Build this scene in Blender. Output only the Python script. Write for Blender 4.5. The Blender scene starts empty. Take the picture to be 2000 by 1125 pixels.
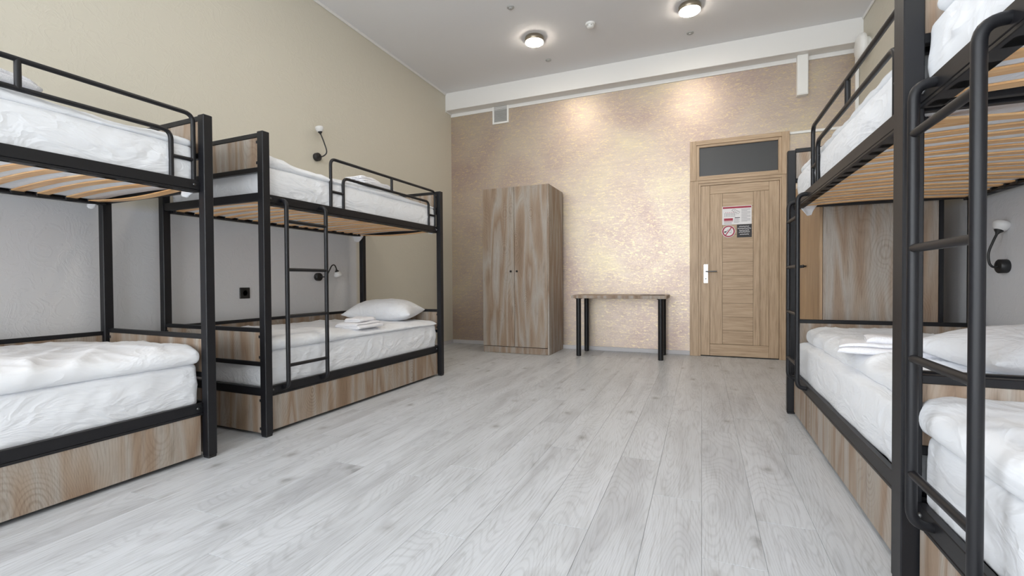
import bpy, bmesh, math, random
from mathutils import Vector, Matrix, noise
random.seed(7)
PI = math.pi
S = bpy.context.scene
COL = S.collection

# ------------------------------------------------------------------ camera
F_PX, YAW, PITCH, ROLL, CAM_H = 900.2985, math.radians(-22.3634), math.radians(-0.8461), math.radians(-0.3475), 0.9
fw = Vector((math.sin(YAW)*math.cos(PITCH), math.cos(YAW)*math.cos(PITCH), math.sin(PITCH)))
rt = Vector((math.cos(YAW), -math.sin(YAW), 0)); upv = rt.cross(fw)
R_ = rt*math.cos(ROLL) + upv*math.sin(ROLL); U_ = -rt*math.sin(ROLL) + upv*math.cos(ROLL)
cam = bpy.data.cameras.new('camera'); camo = bpy.data.objects.new('camera', cam); COL.objects.link(camo)
cam.sensor_fit = 'HORIZONTAL'; cam.sensor_width = 36.0; cam.lens = F_PX/2000*36.0
cam.clip_start = 0.05
m3 = Matrix((R_, U_, -fw)).transposed()
camo.matrix_world = Matrix.Translation((0, 0, CAM_H)) @ m3.to_4x4()
S.camera = camo

# ------------------------------------------------------------------ room dimensions
XL, XR, YB, YN, ZC = -3.385, 1.5334, 5.928, -3.40, 3.582
WINDOWS = [(-3.15, -1.75), (-1.50, -0.10), (0.15, 1.38)]      # x ranges of the windows in the near wall
WZ0, WZ1 = 0.12, 3.25
ADDED_SIDE_WINDOW = (-3.05, -0.75)                                  # y range of an added, unseen left-wall window lighting the right bunks

# ------------------------------------------------------------------ light, exposure
w = bpy.data.worlds.new('world'); S.world = w; w.use_nodes = True
bg = w.node_tree.nodes['Background']; bg.inputs[0].default_value = (0.90, 0.95, 1.0, 1); bg.inputs[1].default_value = 9.3
for x0, x1 in WINDOWS:
    l = bpy.data.lights.new('window_portal', 'AREA'); l.shape = 'RECTANGLE'; l.size = x1-x0; l.size_y = WZ1-WZ0
    l.cycles.is_portal = True
    o = bpy.data.objects.new('window_portal', l); COL.objects.link(o)
    o.location = ((x0+x1)/2, YN-0.16, (WZ0+WZ1)/2); o.rotation_euler = (PI/2, 0, 0)
l = bpy.data.lights.new('window_portal', 'AREA'); l.shape = 'RECTANGLE'; l.size = ADDED_SIDE_WINDOW[1]-ADDED_SIDE_WINDOW[0]; l.size_y = WZ1-WZ0  # portal of the added side window
l.cycles.is_portal = True
o = bpy.data.objects.new('window_portal', l); COL.objects.link(o)
o.location = (XL-0.13, sum(ADDED_SIDE_WINDOW)/2, (WZ0+WZ1)/2); o.rotation_euler = (PI/2, 0, -PI/2)
S.view_settings.view_transform = 'Standard'; S.view_settings.look = 'None'
S.view_settings.exposure = -0.04; S.view_settings.gamma = 1.0; S.view_settings.use_curve_mapping = False
LAMP_STRENGTH = 95.0
S.cycles.max_bounces = 16; S.cycles.diffuse_bounces = 12; S.cycles.glossy_bounces = 6

# ------------------------------------------------------------------ material helpers
def srgb(r, g, b):
    f = lambda c: (c/255/12.92 if c/255 <= .04045 else ((c/255+.055)/1.055)**2.4)
    return (f(r), f(g), f(b), 1)
class NT:
    def __init__(s, name):
        s.m = bpy.data.materials.new(name); s.m.use_nodes = True; s.t = s.m.node_tree
        s.b = s.t.nodes['Principled BSDF']
    def n(s, typ, **kw):
        nd = s.t.nodes.new(typ)
        ins = kw.pop('ins', {})
        for k, v in kw.items(): setattr(nd, k, v)
        for k, v in ins.items():
            if isinstance(v, tuple) and len(v) == 2 and hasattr(v[0], 'outputs'): s.t.links.new(v[0].outputs[v[1]], nd.inputs[k])
            elif hasattr(v, 'outputs'): s.t.links.new(v.outputs[0], nd.inputs[k])
            else: nd.inputs[k].default_value = v
        return nd
    def link(s, a, b, out=0): s.t.links.new(a.outputs[out], b)
    def ramp(s, fac, stops):
        nd = s.n('ShaderNodeValToRGB', ins={0: fac}); e = nd.color_ramp.elements
        while len(e) < len(stops): e.new(0.5)
        for el, (p, c) in zip(e, stops): el.position = p; el.color = c
        return nd
    def mix(s, fac, a, b, mode='MIX'):
        nd = s.n('ShaderNodeMix', data_type='RGBA', blend_type=mode)
        for i, v in ((0, fac), (6, a), (7, b)):
            if hasattr(v, 'outputs'): s.t.links.new(v.outputs[2 if v.bl_idname == 'ShaderNodeMix' else 0], nd.inputs[i])
            else: nd.inputs[i].default_value = v
        return nd
    def base(s, nd): s.t.links.new(nd.outputs[2 if nd.bl_idname == 'ShaderNodeMix' else 0], s.b.inputs['Base Color'])
    def bump(s, h, strength, dist):
        nd = s.n('ShaderNodeBump', ins={'Height': h, 'Strength': strength, 'Distance': dist})
        s.t.links.new(nd.outputs[0], s.b.inputs['Normal']); return nd
    def p(s, **kw):
        for k, v in kw.items(): s.b.inputs[k.replace('_', ' ')].default_value = v
        return s
def plain(name, col, rough=.5, metal=0., **kw):
    t = NT(name); t.p(Base_Color=col, Roughness=rough, Metallic=metal, **kw)
    nz = t.n('ShaderNodeTexNoise', ins={'Scale': 60.0, 'Detail': 3.0})
    mr = t.n('ShaderNodeMapRange', ins={0: nz, 3: rough-.05, 4: rough+.05})
    t.link(mr, t.b.inputs['Roughness']); return t.m

M = {}
M['metal'] = plain('black_powder_coat', (0.008, 0.008, 0.010, 1), .42, 0.0, Specular_IOR_Level=.38)
M['plastic'] = plain('black_plastic', (0.012, 0.012, 0.013, 1), .45)
M['white_paint'] = plain('white_paint', srgb(226, 225, 223), .55)
M['white_plastic'] = plain('white_plastic', srgb(232, 232, 230), .35)
M['chrome'] = plain('chrome', (0.8, 0.8, 0.8, 1), .18, 1.0)
M['dark_steel'] = plain('dark_steel', (0.12, 0.12, 0.12, 1), .35, 1.0)
M['bronze'] = plain('lamp_rim', srgb(150, 140, 125), .3, .8)
M['red'] = plain('red_print', srgb(160, 30, 60), .5)
M['black_print'] = plain('black_print', srgb(40, 38, 40), .5)
M['grey_print'] = plain('grey_print', srgb(150, 148, 152), .5)
M['pink_print'] = plain('pink_print', srgb(200, 120, 140), .5)
M['paper'] = plain('paper', srgb(228, 226, 228), .45)
M['slat_dark'] = plain('gap_dark', (0.01, 0.01, 0.01, 1), .7)
M['baseboard'] = plain('grey_baseboard', srgb(196, 194, 196), .45)
M['transom'] = plain('dark_transom_panel', srgb(66, 67, 69), .3)
M['vent_grey'] = plain('vent_grey', srgb(168, 168, 166), .5)

def cloth(name, col, scale=9.0):
    t = NT(name); t.p(Base_Color=col, Roughness=.85); t.b.inputs['Sheen Weight'].default_value = .15
    g = t.n('ShaderNodeNewGeometry')
    mp = t.n('ShaderNodeMapping', ins={0: (g, 0), 'Scale': (1.0, .45, 1.0), 'Rotation': (0, 0, .5)})
    a = t.n('ShaderNodeTexNoise', ins={0: mp, 'Scale': scale, 'Detail': 3.0, 'Distortion': 1.6})
    b = t.n('ShaderNodeTexNoise', ins={0: (g, 0), 'Scale': 900.0, 'Detail': 1.0})
    r = t.ramp(a, [(.30, (0, 0, 0, 1)), (.5, (1, 1, 1, 1)), (.62, (.35, .35, .35, 1))])
    mm = t.n('ShaderNodeMath', operation='MULTIPLY_ADD', ins={0: b, 1: .04, 2: r})
    t.bump(mm, .22, .02); return t.m
M['sheet'] = cloth('white_cotton', srgb(224, 226, 230))
M['duvet'] = cloth('white_duvet_cotton', srgb(229, 231, 235), 7.0)
def terry():
    t = NT('white_terry'); t.p(Base_Color=srgb(240, 240, 244), Roughness=.95)
    g = t.n('ShaderNodeNewGeometry')
    a = t.n('ShaderNodeTexVoronoi', ins={0: (g, 0), 'Scale': 330.0}); t.bump(a, .5, .004); return t.m
M['terry'] = terry()

def weathered(name, vertical=True, warm=.5):
    """weathered oak laminate, grain along world z"""
    t = NT(name); t.p(Roughness=.52)
    g = t.n('ShaderNodeNewGeometry'); oi = t.n('ShaderNodeObjectInfo')
    off = t.n('ShaderNodeVectorMath', operation='SCALE', ins={0: (1.7, 2.3, 4.1), 'Scale': (oi, 5)})
    add = t.n('ShaderNodeVectorMath', operation='ADD', ins={0: (g, 0), 1: off})
    # broad soft bands of brown and grey
    sp = t.n('ShaderNodeSeparateXYZ', ins={0: add})
    acr = t.n('ShaderNodeMath', operation='ADD', ins={0: (sp, 0), 1: (sp, 1)})
    mb = t.n('ShaderNodeMapping', ins={0: add, 'Scale': (3.4, 3.4, .34)})
    nb = t.n('ShaderNodeTexNoise', ins={0: mb, 'Scale': 1.7, 'Detail': 2.0, 'Roughness': .5, 'Distortion': .1})
    bands = t.ramp(nb, [(.30, srgb(140, 118, 98)), (.39, srgb(160, 141, 124)), (.46, srgb(174, 168, 162)), (.52, srgb(165, 149, 134)),
                        (.565, srgb(150, 128, 109)), (.60, srgb(168, 157, 147)), (.70, srgb(180, 175, 171)), (.80, srgb(148, 126, 107))])
    # flowing grain lines, bent into loops by slow noise
    ml = t.n('ShaderNodeMapping', ins={0: add, 'Scale': (3.6, 3.6, 1.5)})
    nl = t.n('ShaderNodeTexNoise', ins={0: ml, 'Scale': 1.0, 'Detail': 1.2, 'Roughness': .4})
    ph = t.n('ShaderNodeMath', operation='MULTIPLY_ADD', ins={0: nl, 1: .38, 2: acr})
    mul = t.n('ShaderNodeMath', operation='MULTIPLY', ins={0: ph, 1: 560.0})
    sn = t.n('ShaderNodeMath', operation='SINE', ins={0: mul})
    rings = t.n('ShaderNodeMapRange', ins={0: sn, 1: -1.0, 2: 1.0, 3: 0.0, 4: 1.0})
    rr = t.ramp(rings, [(.0, (.76, .73, .70, 1)), (.42, (1.0, 1.0, 1.0, 1))])
    # knots with a few rings round them
    mv = t.n('ShaderNodeMapping', ins={0: add, 'Scale': (3.4, 3.4, 2.1)})
    vor = t.n('ShaderNodeTexVoronoi', ins={0: mv, 'Scale': 1.0})
    ds = t.n('ShaderNodeMath', operation='MULTIPLY_ADD', ins={0: nl, 1: .25, 2: (vor, 0)})
    m2 = t.n('ShaderNodeMath', operation='MULTIPLY', ins={0: ds, 1: 150.0})
    s2 = t.n('ShaderNodeMath', operation='SINE', ins={0: m2})
    kr = t.ramp(t.n('ShaderNodeMapRange', ins={0: s2, 1: -1.0, 2: 1.0}), [(0, (.70, .66, .62, 1)), (.5, (1, 1, 1, 1))])
    km = t.n('ShaderNodeMapRange', ins={0: (vor, 0), 1: .06, 2: .42, 3: .9, 4: 0.0})
    # fine grain
    mf = t.n('ShaderNodeMapping', ins={0: add, 'Scale': (130.0, 130.0, 5.0)})
    nf = t.n('ShaderNodeTexNoise', ins={0: mf, 'Scale': 2.0, 'Detail': 4.0, 'Roughness': .7, 'Distortion': .4})
    gr = t.ramp(nf, [(.34, (.60, .58, .56, 1)), (.50, (1, 1, 1, 1))])
    c1 = t.mix(.6, bands, gr, 'MULTIPLY'); c2 = t.mix(.45, c1, rr, 'MULTIPLY'); c2 = t.mix(km, c2, kr, 'MULTIPLY')
    mk = t.n('ShaderNodeMapping', ins={0: add, 'Scale': (16.0, 16.0, 2.6)})
    nk = t.n('ShaderNodeTexNoise', ins={0: mk, 'Scale': 1.3, 'Detail': 3.0})
    kk = t.ramp(nk, [(.62, (1, 1, 1, 1)), (.76, (.58, .52, .46, 1))])
    c3 = t.mix(.7, c2, kk, 'MULTIPLY'); c3 = t.mix(1.0, c3, (.89, .86, .82, 1), 'MULTIPLY'); t.base(c3)
    t.bump(nf, .10, .002); return t.m
M['wood'] = weathered('weathered_oak')

def oak(name, horiz=False, c=((192, 167, 139), (163, 138, 111))):
    t = NT(name); t.p(Roughness=.45)
    g = t.n('ShaderNodeNewGeometry'); oi = t.n('ShaderNodeObjectInfo')
    off = t.n('ShaderNodeVectorMath', operation='SCALE', ins={0: (3.7, 2.3, 5.1), 'Scale': (oi, 5)})
    add = t.n('ShaderNodeVectorMath', operation='ADD', ins={0: (g, 0), 1: off})
    sc = (2.2, 40.0, 40.0) if horiz else (40.0, 40.0, 2.2)
    mf = t.n('ShaderNodeMapping', ins={0: add, 'Scale': sc})
    nf = t.n('ShaderNodeTexNoise', ins={0: mf, 'Scale': 1.6, 'Detail': 5.0, 'Roughness': .6, 'Distortion': .3})
    r = t.ramp(nf, [(.30, srgb(*c[1])), (.62, srgb(*c[0]))])
    t.base(r); t.bump(nf, .12, .002); return t.m
M['oak_b'] = oak('brown_oak', False, ((176, 146, 112), (146, 116, 86))); M['oak_v'] = oak('door_oak_vertical'); M['oak_h'] = oak('door_oak_horizontal', True)

def slatwood():
    t = NT('beech_slat'); t.p(Roughness=.4)
    g = t.n('ShaderNodeNewGeometry'); oi = t.n('ShaderNodeObjectInfo')
    off = t.n('ShaderNodeVectorMath', operation='SCALE', ins={0: (3.0, 9.0, 1.0), 'Scale': (oi, 5)})
    add = t.n('ShaderNodeVectorMath', operation='ADD', ins={0: (g, 0), 1: off})
    mf = t.n('ShaderNodeMapping', ins={0: add, 'Scale': (3.0, 70.0, 70.0)})
    nf = t.n('ShaderNodeTexNoise', ins={0: mf, 'Scale': 1.4, 'Detail': 4.0})
    r = t.ramp(nf, [(.3, srgb(210, 156, 100)), (.55, srgb(234, 188, 134)), (.75, srgb(244, 210, 164))])
    t.base(r); return t.m
M['slat'] = slatwood()

def floor_mat():
    t = NT('grey_oak_laminate'); t.p(Roughness=.36)
    g = t.n('ShaderNodeNewGeometry'); oi = t.n('ShaderNodeObjectInfo')
    off = t.n('ShaderNodeVectorMath', operation='SCALE', ins={0: (13.0, 29.0, 5.0), 'Scale': (oi, 5)})
    add = t.n('ShaderNodeVectorMath', operation='ADD', ins={0: (g, 0), 1: off})
    m1 = t.n('ShaderNodeMapping', ins={0: add, 'Scale': (7.0, 1.1, 1)})
    n1 = t.n('ShaderNodeTexNoise', ins={0: m1, 'Scale': 1.1, 'Detail': 3.5, 'Distortion': .5})
    c1 = t.ramp(n1, [(.28, srgb(182, 184, 188)), (.50, srgb(201, 204, 208)), (.72, srgb(209, 212, 217))])
    m2 = t.n('ShaderNodeMapping', ins={0: add, 'Scale': (120.0, 5.0, 1)})
    n2 = t.n('ShaderNodeTexNoise', ins={0: m2, 'Scale': 1.3, 'Detail': 4.0, 'Roughness': .65})
    c2 = t.ramp(n2, [(.30, (.74, .73, .72, 1)), (.50, (1, 1, 1, 1))])
    # growth rings
    m4 = t.n('ShaderNodeMapping', ins={0: add, 'Scale': (5.0, .8, 1)})
    n4 = t.n('ShaderNodeTexNoise', ins={0: m4, 'Scale': 1.2, 'Detail': .5})
    mu = t.n('ShaderNodeMath', operation='MULTIPLY', ins={0: n4, 1: 210.0}); sn = t.n('ShaderNodeMath', operation='SINE', ins={0: mu})
    rg = t.n('ShaderNodeMapRange', ins={0: sn, 1: -1.0, 2: 1.0, 3: 0.0, 4: 1.0})
    c4 = t.ramp(rg, [(0, (.88, .88, .88, 1)), (.4, (1, 1, 1, 1))])
    # knots
    m3_ = t.n('ShaderNodeMapping', ins={0: add, 'Scale': (5.0, 3.4, 1)})
    v3 = t.n('ShaderNodeTexVoronoi', ins={0: m3_, 'Scale': 1.0, 'Randomness': 1.0})
    n3 = t.n('ShaderNodeTexNoise', ins={0: add, 'Scale': 22.0, 'Detail': 3.0})
    sm = t.n('ShaderNodeMath', operation='MULTIPLY_ADD', ins={0: n3, 1: .16, 2: (v3, 0)})
    c3 = t.ramp(sm, [(.13, (.52, .51, .50, 1)), (.19, (.82, .81, .80, 1)), (.30, (1, 1, 1, 1))])
    x = t.mix(.9, c1, c2, 'MULTIPLY'); x = t.mix(.8, x, c4, 'MULTIPLY'); x = t.mix(.85, x, c3, 'MULTIPLY')
    pv = t.n('ShaderNodeMapRange', ins={0: (oi, 5), 3: .975, 4: 1.02})
    cv = t.n('ShaderNodeCombineColor', ins={0: pv, 1: pv, 2: pv})
    x = t.mix(1.0, x, cv, 'MULTIPLY'); t.base(x)
    rm = t.n('ShaderNodeMapRange', ins={0: n2, 3: .42, 4: .30}); t.link(rm, t.b.inputs['Roughness'])
    t.bump(n2, .08, .001); return t.m
M['floor'] = floor_mat()
M['joint'] = plain('plank_joint', srgb(186, 186, 184), .6)

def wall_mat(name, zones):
    """beige plaster with cool daylight tint coloured in grey on the lower wall behind the bunks; zones = y ranges of the tint"""
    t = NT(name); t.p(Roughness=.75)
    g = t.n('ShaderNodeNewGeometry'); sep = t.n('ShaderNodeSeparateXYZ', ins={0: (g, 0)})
    beige = srgb(203, 198, 184); grey = srgb(210, 211, 214)  # grey carries the cool daylight tint, brightened against the bunk shade
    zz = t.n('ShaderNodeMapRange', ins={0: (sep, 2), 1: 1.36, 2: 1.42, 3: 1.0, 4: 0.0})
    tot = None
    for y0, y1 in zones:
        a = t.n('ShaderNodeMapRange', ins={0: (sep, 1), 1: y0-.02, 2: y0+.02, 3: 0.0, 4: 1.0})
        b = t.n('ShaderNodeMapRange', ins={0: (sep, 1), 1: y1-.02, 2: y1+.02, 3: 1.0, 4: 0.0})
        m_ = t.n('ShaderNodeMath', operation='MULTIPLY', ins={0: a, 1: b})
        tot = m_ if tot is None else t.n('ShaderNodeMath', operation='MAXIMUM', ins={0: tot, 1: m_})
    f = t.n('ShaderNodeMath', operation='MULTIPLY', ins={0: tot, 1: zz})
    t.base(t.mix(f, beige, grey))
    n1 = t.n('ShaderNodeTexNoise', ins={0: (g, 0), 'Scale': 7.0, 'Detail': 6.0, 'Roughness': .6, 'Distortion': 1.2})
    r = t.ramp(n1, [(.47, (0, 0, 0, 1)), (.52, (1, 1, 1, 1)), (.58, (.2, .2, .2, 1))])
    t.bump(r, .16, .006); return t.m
M['wall_left'] = wall_mat('daylight_tint_plaster_left', [(-2, 3.90)])
M['wall_right'] = wall_mat('daylight_tint_plaster_right', [(-2, 4.5)])
M['wall_near'] = plain('near_wall_paint', srgb(209, 203, 186), .75)
M['ceiling'] = plain('ceiling_paint', srgb(224, 224, 226), .8)

def feature():
    t = NT('mauve_gold_pearl_plaster')
    g = t.n('ShaderNodeNewGeometry')
    n1 = t.n('ShaderNodeTexNoise', ins={0: (g, 0), 'Scale': 1.3, 'Detail': 3.0, 'Distortion': .6})
    c1 = t.ramp(n1, [(.30, srgb(178, 160, 154)), (.55, srgb(191, 177, 166)), (.75, srgb(200, 188, 168))])
    mp = t.n('ShaderNodeMapping', ins={0: (g, 0), 'Scale': (1.0, 1.0, 2.6), 'Rotation': (0, .45, 0)})
    n2 = t.n('ShaderNodeTexNoise', ins={0: mp, 'Scale': 24.0, 'Detail': 4.0, 'Roughness': .6, 'Distortion': 1.4})
    s2 = t.ramp(n2, [(.52, (0, 0, 0, 1)), (.63, (1, 1, 1, 1))])
    mh = t.n('ShaderNodeMapping', ins={0: (g, 0), 'Scale': (1.2, 1.0, 9.0)})
    n3 = t.n('ShaderNodeTexNoise', ins={0: mh, 'Scale': 4.0, 'Detail': 4.0, 'Roughness': .6})
    s3 = t.ramp(n3, [(.35, (.96, .96, .96, 1)), (.65, (1.03, 1.03, 1.03, 1))])
    mg = t.n('ShaderNodeMath', operation='MULTIPLY', ins={0: s2, 1: .45})
    c2 = t.mix(mg, c1, srgb(232, 214, 158)); c3 = t.mix(1.0, c2, s3, 'MULTIPLY'); t.base(c3)
    mt = t.n('ShaderNodeMapRange', ins={0: s2, 3: .74, 4: .94}); t.link(mt, t.b.inputs['Metallic'])
    rr = t.n('ShaderNodeMapRange', ins={0: n2, 3: .50, 4: .38}); t.link(rr, t.b.inputs['Roughness'])
    t.b.inputs['Specular Tint'].default_value = srgb(255, 226, 160)
    t.bump(n2, .20, .006); return t.m
M['feature'] = feature()
def emit(name, col, s):
    t = NT(name); t.p(Base_Color=(.9, .9, .88, 1)); t.b.inputs['Emission Color'].default_value = col; t.b.inputs['Emission Strength'].default_value = s; return t.m
M['lamp'] = emit('lamp_diffuser', (1.0, .90, .76, 1), LAMP_STRENGTH)
def frosted():
    t = NT('frosted_glass'); t.p(Base_Color=srgb(236, 236, 236), Roughness=.35); t.b.inputs['Transmission Weight'].default_value = .25; return t.m
M['frosted'] = frosted()
def pane():
    t = NT('clear_pane'); n = t.t.nodes; out = n['Material Output']
    tr = n.new('ShaderNodeBsdfTransparent'); gl = n.new('ShaderNodeBsdfGlossy'); gl.inputs['Roughness'].default_value = .02
    mx = n.new('ShaderNodeMixShader'); mx.inputs[0].default_value = .06
    t.t.links.new(tr.outputs[0], mx.inputs[1]); t.t.links.new(gl.outputs[0], mx.inputs[2]); t.t.links.new(mx.outputs[0], out.inputs[0]); return t.m
M['pane'] = pane()

# ------------------------------------------------------------------ mesh helpers
class MB:
    def __init__(s): s.v = []; s.f = []; s.smooth = []
    def add(s, vs, fs, smooth=False):
        k = len(s.v); s.v += [tuple(v) for v in vs]
        for f in fs: s.f.append(tuple(i+k for i in f)); s.smooth.append(smooth)
        return s
    def box(s, x0, x1, y0, y1, z0, z1, c=0.0):
        if c <= 0:
            vs = [(x, y, z) for x in (x0, x1) for y in (y0, y1) for z in (z0, z1)]
            return s.add(vs, [(0, 1, 3, 2), (4, 6, 7, 5), (0, 4, 5, 1), (2, 3, 7, 6), (0, 2, 6, 4), (1, 5, 7, 3)])
        c = min(c, (x1-x0)*.45, (y1-y0)*.45, (z1-z0)*.45)
        bm = bmesh.new(); bmesh.ops.create_cube(bm, size=1.0)
        for v in bm.verts: v.co = Vector((x0+(v.co.x+.5)*(x1-x0), y0+(v.co.y+.5)*(y1-y0), z0+(v.co.z+.5)*(z1-z0)))
        bmesh.ops.bevel(bm, geom=bm.edges[:], offset=c, segments=1, affect='EDGES')
        bm.verts.index_update(); s.add([v.co for v in bm.verts], [[v.index for v in f.verts] for f in bm.faces]); bm.free(); return s
    def tube(s, pts, r, n=12, fillet=0.0, seg=6, cap=True, radii=None):
        pts = [Vector(p) for p in pts]
        if fillet > 0:
            out = [pts[0]]
            for a, b, c in zip(pts, pts[1:], pts[2:]):
                d1 = (a-b); d2 = (c-b); q = min(fillet, d1.length*.49 if len(out) > 1 else d1.length*.98, d2.length*.98)
                p1 = b+d1.normalized()*q; p2 = b+d2.normalized()*q
                for i in range(seg+1):
                    u = i/seg; out.append((1-u)**2*p1+2*u*(1-u)*b+u*u*p2)
            out.append(pts[-1]); pts = out
        rings = []; prev = None
        for i, p in enumerate(pts):
            d = (pts[min(i+1, len(pts)-1)]-pts[max(i-1, 0)]).normalized()
            if prev is None: a = d.orthogonal().normalized()
            else: a = (prev-d*prev.dot(d)).normalized()
            prev = a; b = d.cross(a); rr = radii[i] if radii else r
            rings.append([p+(a*math.cos(2*PI*k/n)+b*math.sin(2*PI*k/n))*rr for k in range(n)])
        vs = [v for rg in rings for v in rg]; m = len(rings)
        fs = [(i*n+k, i*n+(k+1) % n, (i+1)*n+(k+1) % n, (i+1)*n+k) for i in range(m-1) for k in range(n)]
        s.add(vs, fs, True)
        if cap: s.add(rings[0], [tuple(range(n))[::-1]]); s.add(rings[-1], [tuple(range(n))])
        return s
    def lathe(s, prof, o=(0, 0, 0), ax=(0, 0, 1), n=28, smooth=True):
        """prof: (radius, height) along axis ax from o"""
        ax = Vector(ax).normalized(); a = ax.orthogonal().normalized(); b = ax.cross(a); o = Vector(o)
        vs = [o+ax*h+(a*math.cos(2*PI*k/n)+b*math.sin(2*PI*k/n))*r for r, h in prof for k in range(n)]
        fs = [(i*n+k, i*n+(k+1) % n, (i+1)*n+(k+1) % n, (i+1)*n+k) for i in range(len(prof)-1) for k in range(n)]
        s.add(vs, fs, smooth)
        s.add([o+ax*prof[0][1]+(a*math.cos(2*PI*k/n)+b*math.sin(2*PI*k/n))*prof[0][0] for k in range(n)], [tuple(range(n))[::-1]])
        s.add([o+ax*prof[-1][1]+(a*math.cos(2*PI*k/n)+b*math.sin(2*PI*k/n))*prof[-1][0] for k in range(n)], [tuple(range(n))])
        return s
    def mesh(s, name, mat):
        me = bpy.data.meshes.new(name); me.from_pydata(s.v, [], s.f); me.materials.append(mat)
        me.polygons.foreach_set('use_smooth', s.smooth)
        bm = bmesh.new(); bm.from_mesh(me); bmesh.ops.recalc_face_normals(bm, faces=bm.faces); bm.to_mesh(me); bm.free()
        me.update(); return me
    def build(s, name, mat, parent=None, loc=(0, 0, 0), rot=0.0):
        o = bpy.data.objects.new(name, s.mesh(name, mat)); COL.objects.link(o); o.location = loc
        o.rotation_euler = (0, 0, rot)
        if parent: o.parent = parent
        return o
def tag(o, label, cat, group=None):
    o['label'] = label; o['category'] = cat
    if group: o['group'] = group
    return o
def thing(name, label, cat, loc=(0, 0, 0), rot=0.0, group=None):
    o = bpy.data.objects.new(name, None); COL.objects.link(o); o.empty_display_size = .05
    o.location = loc; o.rotation_euler = (0, 0, rot); return tag(o, label, cat, group)
def struct(o): o['kind'] = 'structure'; return o
def box(*a, c=0.0): return MB().box(*a, c=c)

# ------------------------------------------------------------------ room shell
fl = struct(box(XL-.1, XR+.1, YN-.1, YB+.1, -.12, -.006).build('floor', M['joint']))
pw, plen = .19, 1.38
offs = {0: .22, -1: .627, -2: 1.005, -3: .25, -4: 1.01, -5: .034, -7: .413, -8: 1.02, -9: .413, -10: 1.2, -12: 1.2}
for k in range(-18, 9):
    x0, x1 = max(k*pw, XL), min((k+1)*pw, XR)
    if x1-x0 < .01: continue
    of = offs.get(k, random.uniform(0, plen)); y = of-2*plen
    while y < YB:
        y0, y1 = max(y, YN), min(y+plen, YB)
        if y1-y0 > .02:
            g_ = .0004
            MB().box(x0+g_, x1-g_, y0+g_*1.6, y1-g_*1.6, -.006, 0, c=.0006).build('plank', M['floor'], fl)
        y += plen
struct(box(XL-.1, XR+.1, YN-.1, YB+.1, ZC, ZC+.1).build('ceiling', M['ceiling']))
s0, s1 = ADDED_SIDE_WINDOW
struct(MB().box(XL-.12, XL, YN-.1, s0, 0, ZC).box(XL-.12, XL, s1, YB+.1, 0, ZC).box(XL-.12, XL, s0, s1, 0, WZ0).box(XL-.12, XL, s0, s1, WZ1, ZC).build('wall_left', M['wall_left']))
fr = MB(); t_ = .05; ym = (s0+s1)/2
fr.box(XL-.1, XL-.04, s0, s0+t_, WZ0, WZ1, .004).box(XL-.1, XL-.04, s1-t_, s1, WZ0, WZ1, .004)
fr.box(XL-.1, XL-.04, s0+t_, s1-t_, WZ0, WZ0+t_, .004).box(XL-.1, XL-.04, s0+t_, s1-t_, WZ1-t_, WZ1, .004).box(XL-.1, XL-.04, ym-.03, ym+.03, WZ0+t_, WZ1-t_, .004)
wo = struct(fr.build('window_4', M['white_paint']))  # added fill window, never in view, brightens under the right bunks
box(XL-.072, XL-.068, s0+t_, s1-t_, WZ0+t_, WZ1-t_).build('pane', M['pane'], wo)
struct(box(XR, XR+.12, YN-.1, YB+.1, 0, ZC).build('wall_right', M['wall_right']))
struct(box(XL, XR, YB, YB+.12, 0, ZC).build('wall_back', M['feature']))
wn = MB(); edges = [XL]+[e for p in WINDOWS for e in p]+[XR]
for i in range(0, len(edges), 2): wn.box(edges[i], edges[i+1], YN-.15, YN, 0, ZC)
for x0, x1 in WINDOWS: wn.box(x0, x1, YN-.15, YN, 0, WZ0); wn.box(x0, x1, YN-.15, YN, WZ1, ZC)
struct(wn.build('wall_near', M['wall_near']))
for i, (x0, x1) in enumerate(WINDOWS):
    fr = MB(); t_ = .05
    fr.box(x0, x0+t_, YN-.1, YN-.04, WZ0, WZ1, .004).box(x1-t_, x1, YN-.1, YN-.04, WZ0, WZ1, .004)
    fr.box(x0+t_, x1-t_, YN-.1, YN-.04, WZ0, WZ0+t_, .004).box(x0+t_, x1-t_, YN-.1, YN-.04, WZ1-t_, WZ1, .004)
    fr.box((x0+x1)/2-.03, (x0+x1)/2+.03, YN-.1, YN-.04, WZ0+t_, WZ1-t_, .004)
    wo = struct(fr.build('window_%d' % (i+1), M['white_paint']))
    box(x0+t_, x1-t_, YN-.072, YN-.068, WZ0+t_, WZ1-t_).build('pane', M['pane'], wo)
    box(x0-.04, x1+.04, YN-.04, YN+.12, WZ0-.035, WZ0-.002, c=.006).build('window_sill', M['white_paint'], wo)
# ceiling beam along the back wall, cornices, baseboards
struct(box(XL, XR, 5.765, YB, 3.336, ZC, c=.004).build('trim_1', M['white_paint']))
struct(box(XL, XR, YB-.012, YB, 3.290, 3.336, c=.003).build('trim_2', M['white_paint']))
struct(MB().box(XL, XL+.018, YN, 5.765, ZC-.03, ZC, .006).build('trim_3', M['white_paint']))
struct(MB().box(XR-.018, XR, YN, 5.765, ZC-.03, ZC, .006).build('trim_4', M['white_paint']))
struct(box(XL, XL+.014, 5.765, YB, 3.316, 3.336, c=.003).build('trim_5', M['white_paint']))
struct(box(XL, -.128, YB-.014, YB, 0, .052, c=.004).build('baseboard_back', M['baseboard']))
struct(box(.9, XR, YB-.014, YB, 0, .052, c=.004).build('baseboard_back', M['baseboard']))
struct(box(XL, XL+.014, YN, YB-.014, 0, .052, c=.004).build('baseboard_left', M['baseboard']))
struct(box(XR-.014, XR, YN, YB-.014, 0, .052, c=.004).build('baseboard_right', M['baseboard']))

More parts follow.
